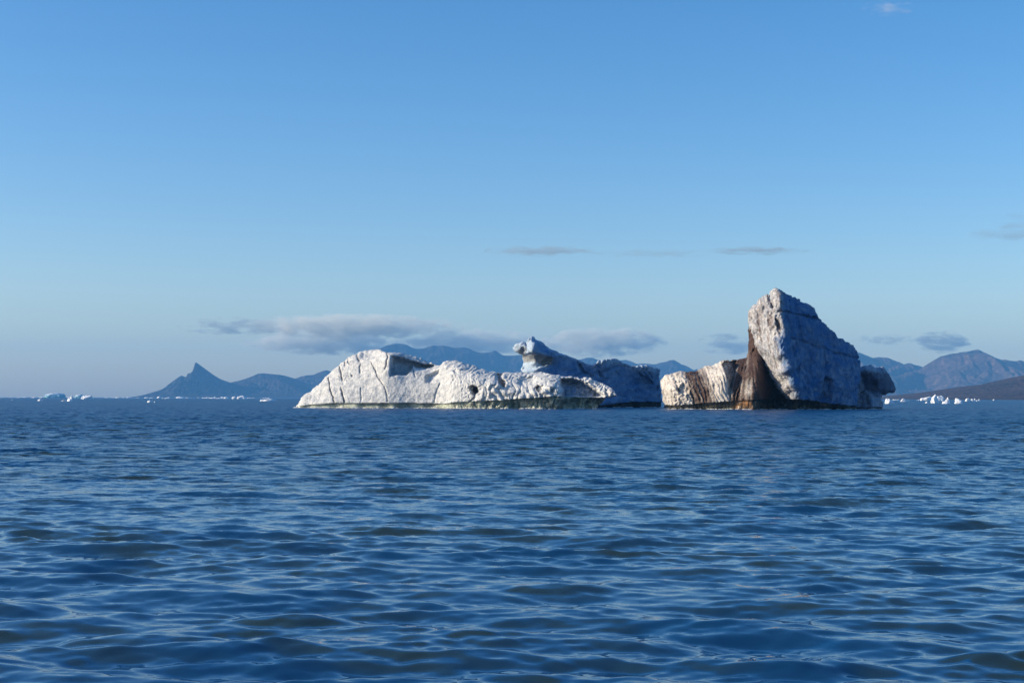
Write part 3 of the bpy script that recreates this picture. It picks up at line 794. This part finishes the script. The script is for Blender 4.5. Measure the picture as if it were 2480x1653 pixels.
    outline = [(2062, 1010), (2062, 890), (2080, 888), (2086.5, 887), (2094.5, 883.6), (2111, 884.4), (2123.6, 888.4), (2128, 888), (2133, 885.5), (2139, 886.5), (2142, 889), (2149.5, 896.5), (2157.5, 906), (2164, 919),
               (2170.4, 933.7), (2173, 943), (2171, 950), (2165.6, 954), (2151, 954.7), (2141.4, 958), (2140, 962.7), (2142, 972.4), (2143.8, 983.7), (2144, 1010)]
    ledge2 = [(2050, 985.5), (2160, 985)]
    P, Q, uu, vv = sculpt(ctrl, outline, 9, lambda U, V, X, Z: 0.7 * noise3(U / 14, V / 14, 0, 99), res=0.2, ledge=ledge2, under=([2050, 2150], [.8, .8]),
                          patches=[([(2086, 905), (2110, 900), (2125, 930), (2120, 955), (2086, 955)], 1.6, 8), ([(2080, 945), (2098, 950), (2112, 985), (2080, 985)], 1.2, 4)],
                          rough=(0.25, 0.08), scallop=0.08, seed=700, edge=1.2, c=0.8)
    x, y, z = P.T
    dirt = 0.40 + 0.25 * fbm(x / 4, y / 4, z / 4, 3, 701)
    dirt = np.maximum(dirt, .85 * blob(uu, vv, [(2095, 900), (2180, 900), (2180, 958), (2120, 958), (2086, 950)], 8, 2, 710))
    dirt = np.minimum(dirt, 0.9 - 0.7 * blob(uu, vv, [(2095, 945), (2150, 958), (2150, 985), (2105, 985)], 6, 2, 711) - 0.6 * blob(uu, vv, [(2080, 880), (2145, 880), (2140, 895), (2100, 905), (2080, 905)], 6, 1, 712))
    split_ice('rear_lump', P, Q, uu, vv, ledge2, slab_mat, wetm, root, dirt, None, None, compact_and_shade=np.full(len(P), 0.5))[0]['label'] = 'small dark lump of ice with an overhanging right end'
    tag(root, 'tall dirty iceberg with a leaning grey slab and a brown-streaked shelf', 'iceberg')


def build_foam():
    """broken white wash lapping along the near foot of each iceberg"""
    M = Mat('foam'); M.set(Base_Color=(0.72, 0.74, 0.75), Roughness=0.7)
    rng = np.random.RandomState(3)
    V, Fc = ico(1)
    Vs, Fs, off = [], [], 0
    for o in [o for o in bpy.data.objects if o.name.startswith('wet_base')]:
        me = o.data
        co = np.empty(len(me.vertices) * 3); me.vertices.foreach_get('co', co); co = co.reshape(-1, 3)
        near = co[(co[:, 2] > -0.15) & (co[:, 2] < 0.2)]
        if not len(near): continue
        bins = np.floor(near[:, 0] / 0.35).astype(int)
        for b in np.unique(bins):
            p = near[bins == b]; p = p[p[:, 1].argmin()]
            if noise3(p[0] / 2.5, 0, 0, 77) < -0.12: continue
            w, h = rng.uniform(.2, .55), rng.uniform(.04, .15)
            P = V * (1 + .4 * rng.rand(len(V), 1)) * np.array([w, .25, h]) + np.array([p[0], p[1] - rng.uniform(.0, .5), rng.uniform(-.02, .05)])
            Vs.append(P); Fs.append(Fc + off); off += len(V)
    o = mesh_obj('sea_foam', np.vstack(Vs), np.vstack(Fs), M.m)
    tag(o, 'thin broken line of white wash along the feet of the icebergs', 'foam', kind='stuff')


# ------------------------------------------------------------------ mountains
def build_mountain(name, label, ridge, Yr, W, Wb, mat, seed, rib=400.0, carve=0.5, skew=0.3, nx=420, ny=90, shore_v=None, p=1.15):
    rd = np.array(ridge, float)
    rx, rz = at(rd[:, 0], rd[:, 1], Yr)
    xs = np.linspace(rx[0], rx[-1], nx)
    H = np.interp(xs, rx, rz)
    Hs = np.maximum(H, 1)
    t = np.concatenate([np.linspace(0, 1, ny), 1 + np.linspace(0, 1, ny // 3)[1:]])
    Xg, Tg = np.meshgrid(xs, t, indexing='ij')
    down = 1 - np.minimum(Tg, 1)                                # 0 at the ridge, 1 at the shore
    shift = skew * W * down
    ker = max(3, int(nx * 0.03)) | 1
    sm_H = np.convolve(np.pad(H, ker, mode='edge'), np.ones(ker) / ker, mode='same')[ker:-ker]
    Hx = np.interp(Xg, xs, H) * (1 - down) + np.interp(Xg, xs, sm_H) * down
    front = np.minimum(Tg, 1)
    y = Yr - W * (1 - front) + Wb * np.maximum(Tg - 1, 0)
    prof = front ** p
    n1 = noise3((Xg + shift) / rib, y / (rib * 3.5), 0, seed)
    rid = np.abs(n1) * 1.5 + 0.5 * np.abs(noise3((Xg + shift * 1.3) / (rib * 0.42), y / (rib * 1.6), 0, seed + 1)) + 0.22 * np.abs(noise3(Xg / (rib * .16), y / (rib * .4), 0, seed + 2)) + 0.12 * noise3(Xg / (rib * .07), y / (rib * .12), 0, seed + 3)
    cut = np.clip(1.1 - rid * 1.5, -0.2, 1)                        # 1 in gullies
    window = np.clip(4 * front * (1 - front), 0, 1) ** 0.8
    z = Hx * prof * (1 - carve * window * cut) * (1 - np.maximum(Tg - 1, 0) ** 1.2)
    z = np.maximum(z, -3 + 0 * z)
    z[:, 0] = -3
    z[:, -1] = -3
    P = np.stack([Xg, y, z], -1).reshape(-1, 3)
    nt = len(t)
    idx = np.arange(nx * nt).reshape(nx, nt)
    f = np.stack([idx[:-1, :-1], idx[1:, :-1], idx[1:, 1:], idx[:-1, 1:]], -1).reshape(-1, 4)
    o = mesh_obj(name, P, f, mat)
    tag(o, label, 'mountain', kind='structure')
    return o


def c4(pts): return [(350 + x / 4.278, 750 + y / 4.278) for x, y in pts]
def c1(pts): return [(700 + x / 4.706, 800 + y / 4.706) for x, y in pts]
def c2(pts): return [(1150 + x / 4.706, 780 + y / 4.706) for x, y in pts]
def c3(pts): return [(1550 + x / 3.62, 680 + y / 3.62) for x, y in pts]
def c5(pts): return [(1980 + x / 4.706, 800 + y / 4.706) for x, y in pts]


def build_mountains():
    rock = rock_material('brown_rock', (0.040, 0.030, 0.030), (0.016, 0.016, 0.020), (0.10, 0.070, 0.055))
    warm = rock_material('warm_rock', (0.10, 0.062, 0.045), (0.028, 0.022, 0.02), (0.17, 0.11, 0.08))
    near = rock_material('brown_moor', (0.085, 0.060, 0.060), (0.050, 0.040, 0.045), (0.12, 0.088, 0.078), 0.01)
    A = c4([(70, 918), (90, 905), (150, 860), (210, 815), (270, 755), (330, 712), (370, 685), (388, 680), (408, 695), (430, 693), (447, 660), (485, 652), (512, 620), (520, 560), (532, 543),
            (545, 550), (600, 590), (700, 665), (780, 715), (850, 740), (900, 756), (1000, 790), (1100, 835), (1170, 870), (1300, 918)])
    build_mountain('mountain', 'sharp horn-shaped blue mountain with a notched left shoulder', A, 10500, 900, 900, rock, 31, rib=300, skew=.8, carve=.6)
    B = c4([(700, 918), (760, 850), (850, 780), (900, 750), (960, 738), (1050, 712), (1110, 690), (1170, 662), (1220, 656), (1300, 663), (1400, 672), (1450, 680), (1500, 695), (1560, 712), (1640, 745), (1750, 800), (1900, 880), (2000, 918)])
    build_mountain('mountain', 'rounded blue mountain right of the horn-shaped peak', B, 11000, 900, 700, rock, 32, rib=330, skew=-.7, carve=.6)
    Cc = c4([(1300, 918), (1400, 850), (1500, 760), (1560, 712), (1620, 690), (1700, 675), (1750, 673), (1800, 650), (1850, 632), (1890, 625), (1930, 640), (1990, 690), (2100, 740), (2300, 830), (2500, 918)])
    build_mountain('mountain', 'blue mountain spur disappearing behind the white iceberg', Cc, 11600, 1100, 700, rock, 33, rib=360, skew=-1.2, carve=.6)
    D = [(790, 963), (830, 935), (870, 890), (900, 860)] + c1([(1010, 215), (1050, 200), (1080, 182), (1130, 165), (1210, 150), (1300, 152), (1350, 165), (1400, 195), (1450, 208), (1530, 205), (1590, 185), (1640, 168), (1700, 175), (1760, 170),
            (1820, 182), (1880, 200), (1940, 195), (2000, 190), (2050, 205), (2100, 230), (2150, 248), (2200, 252), (2270, 250)]) + \
        c2([(60, 345), (160, 345), (235, 320), (290, 360), (330, 378), (400, 380), (530, 372), (700, 390), (900, 415), (1060, 440), (1200, 425), (1280, 402), (1350, 405), (1390, 425), (1550, 440), (1690, 430), (1720, 428),
            (1780, 445), (1850, 475), (1920, 468), (2050, 480), (2110, 462), (2180, 450), (2220, 432), (2270, 430), (2300, 445), (2353, 478), (2420, 500)]) + [(1680, 896), (1688, 893), (1692, 898), (1702, 894), (1730, 884), (1800, 900), (1900, 935), (2000, 963)]
    build_mountain('mountain_range', 'long blue mountain range seen above and between the icebergs', D, 12400, 1500, 900, rock, 34, rib=420, skew=.8, carve=.55, nx=800)
    E = [(1950, 963), (1990, 900), (2040, 862), (2070, 850)] + c5([(490, 258), (560, 285), (630, 312), (700, 303), (800, 310), (870, 340), (930, 360), (985, 385), (1040, 370), (1070, 375), (1100, 390), (1160, 402), (1205, 418), (1300, 480), (1450, 560), (1650, 660), (1850, 765)])
    build_mountain('mountain', 'blue mountain ridge sloping down right of the tall dirty iceberg', E, 11500, 1700, 900, warm, 35, rib=380, skew=.8, carve=.6)
    Fm = c5([(950, 770), (1000, 660), (1100, 500), (1205, 418), (1280, 365), (1340, 330), (1400, 295), (1450, 285), (1520, 265), (1590, 258), (1640, 245), (1700, 243), (1760, 228), (1830, 215), (1870, 235), (1920, 262), (1980, 293), (2040, 315),
             (2100, 335), (2140, 332), (2200, 345), (2270, 350), (2300, 338), (2353, 350), (2500, 380), (2700, 330), (2900, 420), (3200, 560), (3500, 780)])
    build_mountain('mountain', 'broad brownish-blue mountain at the right with a pointed summit', Fm, 11000, 1500, 1000, warm, 36, rib=520, skew=-.9, carve=.55, nx=600)
    G = [(u, v - 0) for u, v in c5([(700, 792), (890, 768), (1000, 756), (1100, 741), (1250, 706), (1500, 675), (1600, 655), (1700, 634), (1850, 618), (2000, 598), (2100, 578), (2200, 550), (2280, 525), (2353, 512), (2600, 470), (3000, 480), (3600, 640), (4200, 792)])]
    o = build_mountain('lowland', 'low dark brown headland sloping up to the right edge', G, 4200, 1500, 900, near, 37, rib=260, skew=1.2, carve=.30, nx=500, p=0.9)


# ------------------------------------------------------------------ small ice
def ico(sub):
    import bmesh
    bm = bmesh.new()
    bmesh.ops.create_icosphere(bm, subdivisions=sub, radius=1)
    V = np.array([v.co[:] for v in bm.verts]); Fc = np.array([[l.index for l in f.verts] for f in bm.faces])
    bm.free()
    return V, Fc
ICO = None


def floe(name, u0, u1, vt, vb, label, mat, seed, shape='lump', n=3, cat='ice floe', group='pieces of drifting ice'):
    """a small piece of floating ice measured from the photograph: left, right, top and waterline"""
    global ICO
    if ICO is None: ICO = ico(4)
    uc = (u0 + u1) / 2
    hz = HORIZON + (uc - CX) * math.tan(ROLL)
    Y = min(max(CAM_H * F_PX / max(vb - hz, 0.9), 250), 7600)
    xc, _ = at(uc, vb, Y)
    m = Y / F_PX
    w, h = (u1 - u0) * m, max(vb - vt, 1.5) * m
    rng = np.random.RandomState(seed)
    Vs, Fs, off = [], [], 0
    if shape == 'lump': lobes = [(0, .5, 1.0)] + [(rng.uniform(-.3, .3), rng.uniform(.22, .36), rng.uniform(.5, .95)) for _ in range(n - 1)]
    elif shape == 'flat': lobes = [(x + rng.uniform(-.05, .05), rng.uniform(.08, .22), rng.uniform(.35, 1.0)) for x in np.linspace(-.40, .40, max(n, 4))]
    elif shape == 'spike': lobes = [(0.25, .24, 1.0), (-.05, .45, .45), (.1, .3, .75)]
    elif shape == 'wedge': lobes = [(-.12, .40, 1.0), (.15, .35, .8), (.3, .25, .45)]
    else: lobes = [(0, .5, 1.0)]
    for i, (cx, rw, hh) in enumerate(lobes):
        V, Fc = ICO
        d = 1 + 0.22 * fbm(V[:, 0] * 1.3 + i * 9, V[:, 1] * 1.3 + seed, V[:, 2] * 1.3, 3, seed)
        P = V * d[:, None]
        if shape != 'dome':
            for q in range(16):
                nn = rng.normal(size=3); nn /= np.linalg.norm(nn)
                hh2 = rng.uniform(0.55, 0.85)
                P = P - np.maximum(P @ nn - hh2, 0)[:, None] * nn
        P = np.sign(P) * np.abs(P) ** 0.9
        zz = P[:, 2]
        top = zz.max()
        zz = zz / top
        taper = 1 - 0.45 * np.clip(zz, 0, 1) if shape == 'spike' else 1
        P = np.stack([(cx + P[:, 0] * rw * taper) * w, P[:, 1] * rw * w * 0.8 * taper + rng.uniform(-.1, .1) * w, np.where(zz > 0, zz * h * hh, zz * h * .4)], 1)
        P = P + (0.04 * min(w, 4 * h)) * np.stack([noise3(*(P.T / (0.12 * w)), seed + k) for k in (1, 2, 3)], 1) * 0.8
        Vs.append(P); Fs.append(Fc + off); off += len(V)
    o = mesh_obj(name, np.vstack(Vs), np.vstack(Fs), mat)
    o.location = (float(xc), Y, 0)
    tag(o, label, cat, group)
    return o


def build_floes():
    white = growler_material('small_white_ice', (0.82, 0.83, 0.84), (0.62, 0.72, 0.76), 0.25, 0.45)
    teal = growler_material('teal_ice', (0.80, 0.84, 0.85), (0.02, 0.27, 0.33), 0.50, 1.10)
    L = [
        (109, 161, 951.5, 963.0, 'turquoise dome of ice with a white left flank on the left horizon', teal, 'dome', 1),
        (182, 204, 954.6, 963.2, 'small turquoise dome behind the white spike at left', teal, 'dome', 1),
        (195, 225, 957, 966, 'lumpy white floe right of the small turquoise dome', white, 'lump', 4),
        (161, 178, 956, 971, 'white pointed floe rising to a spike at left', white, 'spike', 3),
        (147, 159, 968, 971, 'low pale floe just left of the white spike', white, 'flat', 4),
        (92, 107, 966, 970.3, 'small knobbly floe below the turquoise dome', white, 'lump', 3),
        (28, 31.5, 966.8, 968.8, 'tiny speck of ice nearest the left edge', white, 'lump', 2),
        (355, 367, 969, 974.2, 'rounded white floe alone below the horn-shaped peak', white, 'lump', 2),
        (373, 377, 971.5, 974, 'speck of ice just right of the rounded white floe', white, 'lump', 2),
        (377, 393, 960, 963.6, 'white floe on the horizon at the foot of the horn-shaped peak', white, 'lump', 3),
        (391, 410, 962, 965.0, 'flat white floe right of the one at the foot of the horn-shaped peak', white, 'flat', 5),
        (489, 512, 961, 964.2, 'left flat strip of ice below the saddle of the mountains', white, 'flat', 5),
        (512, 553, 960, 964.8, 'longest flat strip of ice below the mountain saddle', white, 'flat', 7),
        (562, 576, 959.5, 966, 'white floe left of the tallest lump below the rounded mountain', white, 'lump', 3),
        (572, 596, 957.6, 965.6, 'tallest white lump of ice below the rounded mountain', white, 'lump', 5),
        (595, 609, 961.4, 964, 'thin low floe right of the tallest lump', white, 'flat', 4),
        (637, 650, 961, 964.4, 'pair of white knobs behind the pale domed floe', white, 'flat', 4),
        (632, 667, 965.5, 971, 'pale smooth domed floe nearest the white iceberg', white, 'dome', 1),
        (2141, 2164, 964.5, 977, 'white floe touching the right end of the dirty iceberg', white, 'wedge', 3),
        (2163, 2178, 964.7, 968.5, 'low white strip behind the floe beside the dirty iceberg', white, 'flat', 4),
        (2178, 2200, 964.3, 972, 'tent-shaped white floe right of the dirty iceberg', white, 'wedge', 3),
        (2219, 2233, 966.3, 969.3, 'thin white strip left of the ice cluster', white, 'flat', 4),
        (2232, 2262, 959.5, 969.5, 'sloping left block of the ice cluster', white, 'lump', 4),
        (2253, 2278, 954.5, 976, 'tallest white pinnacle of the ice cluster at right', white, 'lump', 4),
        (2268, 2290, 957.5, 970.5, 'rough block behind the tallest pinnacle of the ice cluster', white, 'lump', 4),
        (2277, 2303, 961.3, 977, 'front right block of the ice cluster', white, 'spike', 3),
        (2240, 2248, 971.8, 975.8, 'little piece of ice in front of the ice cluster', white, 'lump', 2),
        (2312, 2330, 963.4, 971, 'upper of two stacked white floes right of the cluster', white, 'lump', 3),
        (2312, 2331, 969.5, 977, 'lower of two stacked white floes right of the cluster', white, 'dome', 2),
        (2337, 2354, 963.4, 971, 'pointed white floe before the brown headland', white, 'wedge', 3),
        (2350, 2372, 964, 971, 'long low floe at the right of the pointed floe', white, 'flat', 5),
        (2404, 2410, 966.3, 969.3, 'speck of ice under the brown headland near the right edge', white, 'lump', 2)]
    for i, (u0, u1, vt, vb, lab, mt, shp, n) in enumerate(L):
        big = lab.startswith('turquoise')
        floe('small_iceberg' if big else 'ice_floe', u0, u1, vt, vb, lab, mt, 40 + i * 3, shp, n, cat='iceberg' if big else 'ice floe', group=None if big else 'pieces of drifting ice')
    # the faint white line of brash ice along the far horizon
    global ICO
    rng = np.random.RandomState(5)
    Vs, Fs, off = [], [], 0
    V, Fc = ico(1)
    for i in range(75):
        u = rng.choice([rng.uniform(0, 470), rng.uniform(0, 700), rng.uniform(2140, 2480)], p=[.62, .16, .22])
        Y = rng.uniform(5200, 7600)
        x, _ = at(u, 963, Y)
        w, h = rng.uniform(4, 22), rng.uniform(0.8, 2.6) * (2.2 if rng.rand() < .06 else 1)
        P = V * (1 + 0.3 * rng.rand(len(V), 1)) * np.array([w, w * .7, h]) + np.array([float(x), Y, 0])
        Vs.append(P); Fs.append(Fc + off); off += len(V)
    o = mesh_obj('brash_ice', np.vstack(Vs), np.vstack(Fs), white)
    tag(o, 'thin broken line of white brash ice along the horizon', 'brash ice', kind='stuff')


# ------------------------------------------------------------------ seabird
def build_bird():
    x, z = at(1741, 823.6, 560)
    root = empty('seabird', (float(x), 560, float(z)))
    M = Mat('white_feathers'); M.set(Base_Color=(0.82, 0.82, 0.80), Roughness=0.8)
    G = Mat('grey_feathers'); G.set(Base_Color=(0.42, 0.44, 0.47), Roughness=0.8)
    V, Fc = ico(2)
    tp = 1 - 0.75 * np.clip(V[:, 0], 0, 1) ** 1.5
    body = V * np.stack([np.full(len(V), .26), .085 * tp, .085 * tp], 1)
    head = V * np.array([.06, .05, .05]) + np.array([-.27, 0, .035])
    beak = V * np.array([.05, .012, .012]) + np.array([-.35, 0, .03])
    tail = V * np.array([.12, .06, .01]) + np.array([.28, 0, .0])
    n = len(V)
    mesh_obj('body', np.vstack([body, head, beak, tail]), np.vstack([Fc, Fc + n, Fc + 2 * n, Fc + 3 * n]), M.m, root)
    for s in (-1, 1):
        # swept wing: inner arm rises, hand droops
        sec = [(0.02, .04, .0, .20), (-.06, .25, .12, .19), (-.05, .45, .20, .15), (.06, .68, .16, .05)]
        P = []
        for (xx, yy, zz, ch) in sec:
            for (dx, dz) in ((0, 0), (ch * .4, .018), (ch, 0), (ch * .4, -.006)):
                P.append((xx + dx - .08, s * yy, zz + dz))
        Fq = []
        for a in range(3):
            for b in range(4):
                q = [a * 4 + b, a * 4 + (b + 1) % 4, (a + 1) * 4 + (b + 1) % 4, (a + 1) * 4 + b]
                Fq.append(q if s > 0 else q[::-1])
        Fq += [[3, 2, 1, 0], [12, 13, 14, 15]]
        mesh_obj('wing', P, Fq, G.m, root)
    root.rotation_euler = (math.radians(25), 0, math.radians(35))
    tag(root, 'white gull flying left of the tall slab, in front of a small cloud', 'bird')


# ------------------------------------------------------------------ clouds and haze
def cloud(label, u0, u1, v0, v1, Y, dens, seed, stretch=3.0, depth=None, col=(0.99, 0.99, 1.0), thr=0.45, soft=0.25, name='cloud', detail=6, freq=4.0):
    uc, vc = (u0 + u1) / 2, (v0 + v1) / 2
    xc, zc = at(uc, vc, Y)
    xl, _ = at(u0, vc, Y); xr, _ = at(u1, vc, Y)
    _, zt = at(uc, v0, Y); _, zb = at(uc, v1, Y)
    sx, sz = float(xr - xl) / 2, float(zt - zb) / 2
    sy = depth or sx * 0.4
    V, Fc = ico(3)
    P = V * np.array([sx, sy, sz])
    m = bpy.data.materials.new('cloud_vapour')
    m.use_nodes = True
    n, l = m.node_tree.nodes, m.node_tree.links
    n.clear()
    out = n.new('ShaderNodeOutputMaterial')
    pv = n.new('ShaderNodeVolumePrincipled')
    pv.inputs['Color'].default_value = (*col, 1)
    pv.inputs['Anisotropy'].default_value = 0.25
    l.new(pv.outputs[0], out.inputs['Volume'])
    tc = n.new('ShaderNodeTexCoord')
    mp = n.new('ShaderNodeMapping')
    mp.inputs['Scale'].default_value = (1 / sx, 1 / sy, 1 / sz)
    l.new(tc.outputs['Object'], mp.inputs['Vector'])
    ln = n.new('ShaderNodeVectorMath'); ln.operation = 'LENGTH'
    l.new(mp.outputs[0], ln.inputs[0])
    fall = n.new('ShaderNodeMapRange'); fall.inputs[1].default_value = 1.0; fall.inputs[2].default_value = 0.15
    fall.inputs[3].default_value = 0; fall.inputs[4].default_value = 1
    l.new(ln.outputs['Value'], fall.inputs[0])
    mp2 = n.new('ShaderNodeMapping')
    k = 1.0 / sz
    mp2.inputs['Scale'].default_value = (k / stretch, k / stretch, k)
    mp2.inputs['Location'].default_value = (seed * 3.7, seed * 1.3, seed * 2.1)
    l.new(tc.outputs['Object'], mp2.inputs['Vector'])
    nz = n.new('ShaderNodeTexNoise')
    nz.inputs['Scale'].default_value = freq * 0.5
    nz.inputs['Detail'].default_value = detail
    nz.inputs['Roughness'].default_value = 0.55
    l.new(mp2.outputs[0], nz.inputs['Vector'])
    # ragged edges: strong noise added to the fall-off of the ellipsoid
    amp = n.new('ShaderNodeMath'); amp.operation = 'MULTIPLY_ADD'
    l.new(nz.outputs['Fac'], amp.inputs[0]); amp.inputs[1].default_value = 2.5; amp.inputs[2].default_value = -1.22
    s1 = n.new('ShaderNodeMath'); s1.operation = 'MULTIPLY_ADD'
    l.new(fall.outputs[0], s1.inputs[0]); s1.inputs[1].default_value = 0.62
    l.new(amp.outputs[0], s1.inputs[2])
    mr = n.new('ShaderNodeMapRange')
    mr.inputs[1].default_value = thr - 0.16; mr.inputs[2].default_value = thr - 0.16 + soft * 1.6
    mr.inputs[3].default_value = 0; mr.inputs[4].default_value = dens / sy
    l.new(s1.outputs[0], mr.inputs[0])
    cutn = n.new('ShaderNodeMapRange'); cutn.inputs[1].default_value = 1.0; cutn.inputs[2].default_value = 0.85
    l.new(ln.outputs['Value'], cutn.inputs[0])
    mu = n.new('ShaderNodeMath'); mu.operation = 'MULTIPLY'
    l.new(mr.outputs[0], mu.inputs[0]); l.new(cutn.outputs[0], mu.inputs[1])
    l.new(mu.outputs[0], pv.inputs['Density'])
    try: m.cycles.volume_step_rate = 1.0
    except Exception: pass
    o = mesh_obj(name, P, Fc, m)
    o.location = (float(xc), Y, float(zc))
    tag(o, label, 'cloud', kind='stuff')
    return o


def build_clouds():
    grey, dark = (0.98, 0.985, 0.86), (0.58, 0.64, 0.64)
    cloud('upper layer of the broad grey-mauve cloud bank above the white iceberg', 560, 1150, 757, 822, 18000, 4.5, 1, thr=.24, stretch=2.4, detail=7, col=grey, soft=.35)
    cloud('lower flat-bottomed layer of the cloud bank, left of the dome of the white iceberg', 570, 1010, 795, 862, 18600, 4.5, 13, thr=.24, stretch=2.2, detail=7, col=grey, soft=.35)
    cloud('right-hand half of the low cloud bank, beyond the shaded iceberg', 930, 1350, 792, 866, 18300, 4.0, 2, thr=.26, stretch=2.0, detail=7, col=grey, soft=.35)
    cloud('flat cloud tapering to the right above the shaded iceberg', 1270, 1640, 788, 868, 18000, 4.2, 3, thr=.26, stretch=2.0, detail=7, col=grey, soft=.35)
    cloud('faint ragged wisp at the left end of the cloud bank', 420, 700, 762, 816, 18000, 1.3, 4, thr=.40, col=dark)
    cloud('small grey cloud left of the tall slab', 1675, 1860, 804, 862, 18000, 1.3, 5, thr=.36, col=dark)
    cloud('small grey cloud above the right mountain', 2205, 2370, 794, 860, 18000, 1.5, 6, thr=.36, col=dark)
    cloud('thin wisp between the tall slab and the right-hand cloud', 2060, 2240, 806, 838, 18000, 0.8, 7, thr=.38, col=dark)
    cloud('thin dark streak of cloud high in the middle', 1150, 1490, 594, 622, 18000, 1.0, 8, thr=.34, stretch=6, col=dark)
    cloud('thin streak of cloud above the tall slab', 1690, 1980, 595, 619, 18000, 0.9, 9, thr=.35, stretch=6, col=dark)
    cloud('very faint long streak joining the two thin streaks', 1430, 1760, 602, 626, 18500, 0.4, 10, thr=.38, stretch=6, col=dark)
    cloud('faint wisp at the right edge of the sky', 2320, 2600, 515, 595, 18000, 0.4, 11, thr=.40, stretch=4, col=dark)
    cloud('pale wisp in the top right corner of the sky', 2080, 2230, -2, 42, 18000, 0.25, 12, thr=.38, stretch=3)


def build_haze():
    # the far edge of the sea reaches 13.2 km; everything except the clouds and the sky lies inside
    x, y0, y1, z0, z1 = 14000, -14000, 13700, -4.2, 500
    P = [(-x, y0, z0), (x, y0, z0), (x, y1, z0), (-x, y1, z0), (-x, y0, z1), (x, y0, z1), (x, y1, z1), (-x, y1, z1)]
    Fq = [(0, 3, 2, 1), (4, 5, 6, 7), (0, 1, 5, 4), (1, 2, 6, 5), (2, 3, 7, 6), (3, 0, 4, 7)]
    m = bpy.data.materials.new('air')
    m.use_nodes = True
    n, l = m.node_tree.nodes, m.node_tree.links
    n.clear()
    out = n.new('ShaderNodeOutputMaterial')
    pv = n.new('ShaderNodeVolumePrincipled')
    pv.inputs['Color'].default_value = (0.18, 0.54, 1.0, 1)
    pv.inputs['Density'].default_value = 5.9e-5
    pv.inputs['Anisotropy'].default_value = 0.0
    l.new(pv.outputs[0], out.inputs['Volume'])
    o = mesh_obj('haze', P, Fq, m, smooth=False)
    tag(o, 'thin blue sea haze', kind='stuff')


build_sea()
build_mountains()
build_white_iceberg()
build_shaded_iceberg()
build_dirty_iceberg()
build_foam()
build_floes()
build_bird()
build_clouds()
build_haze()
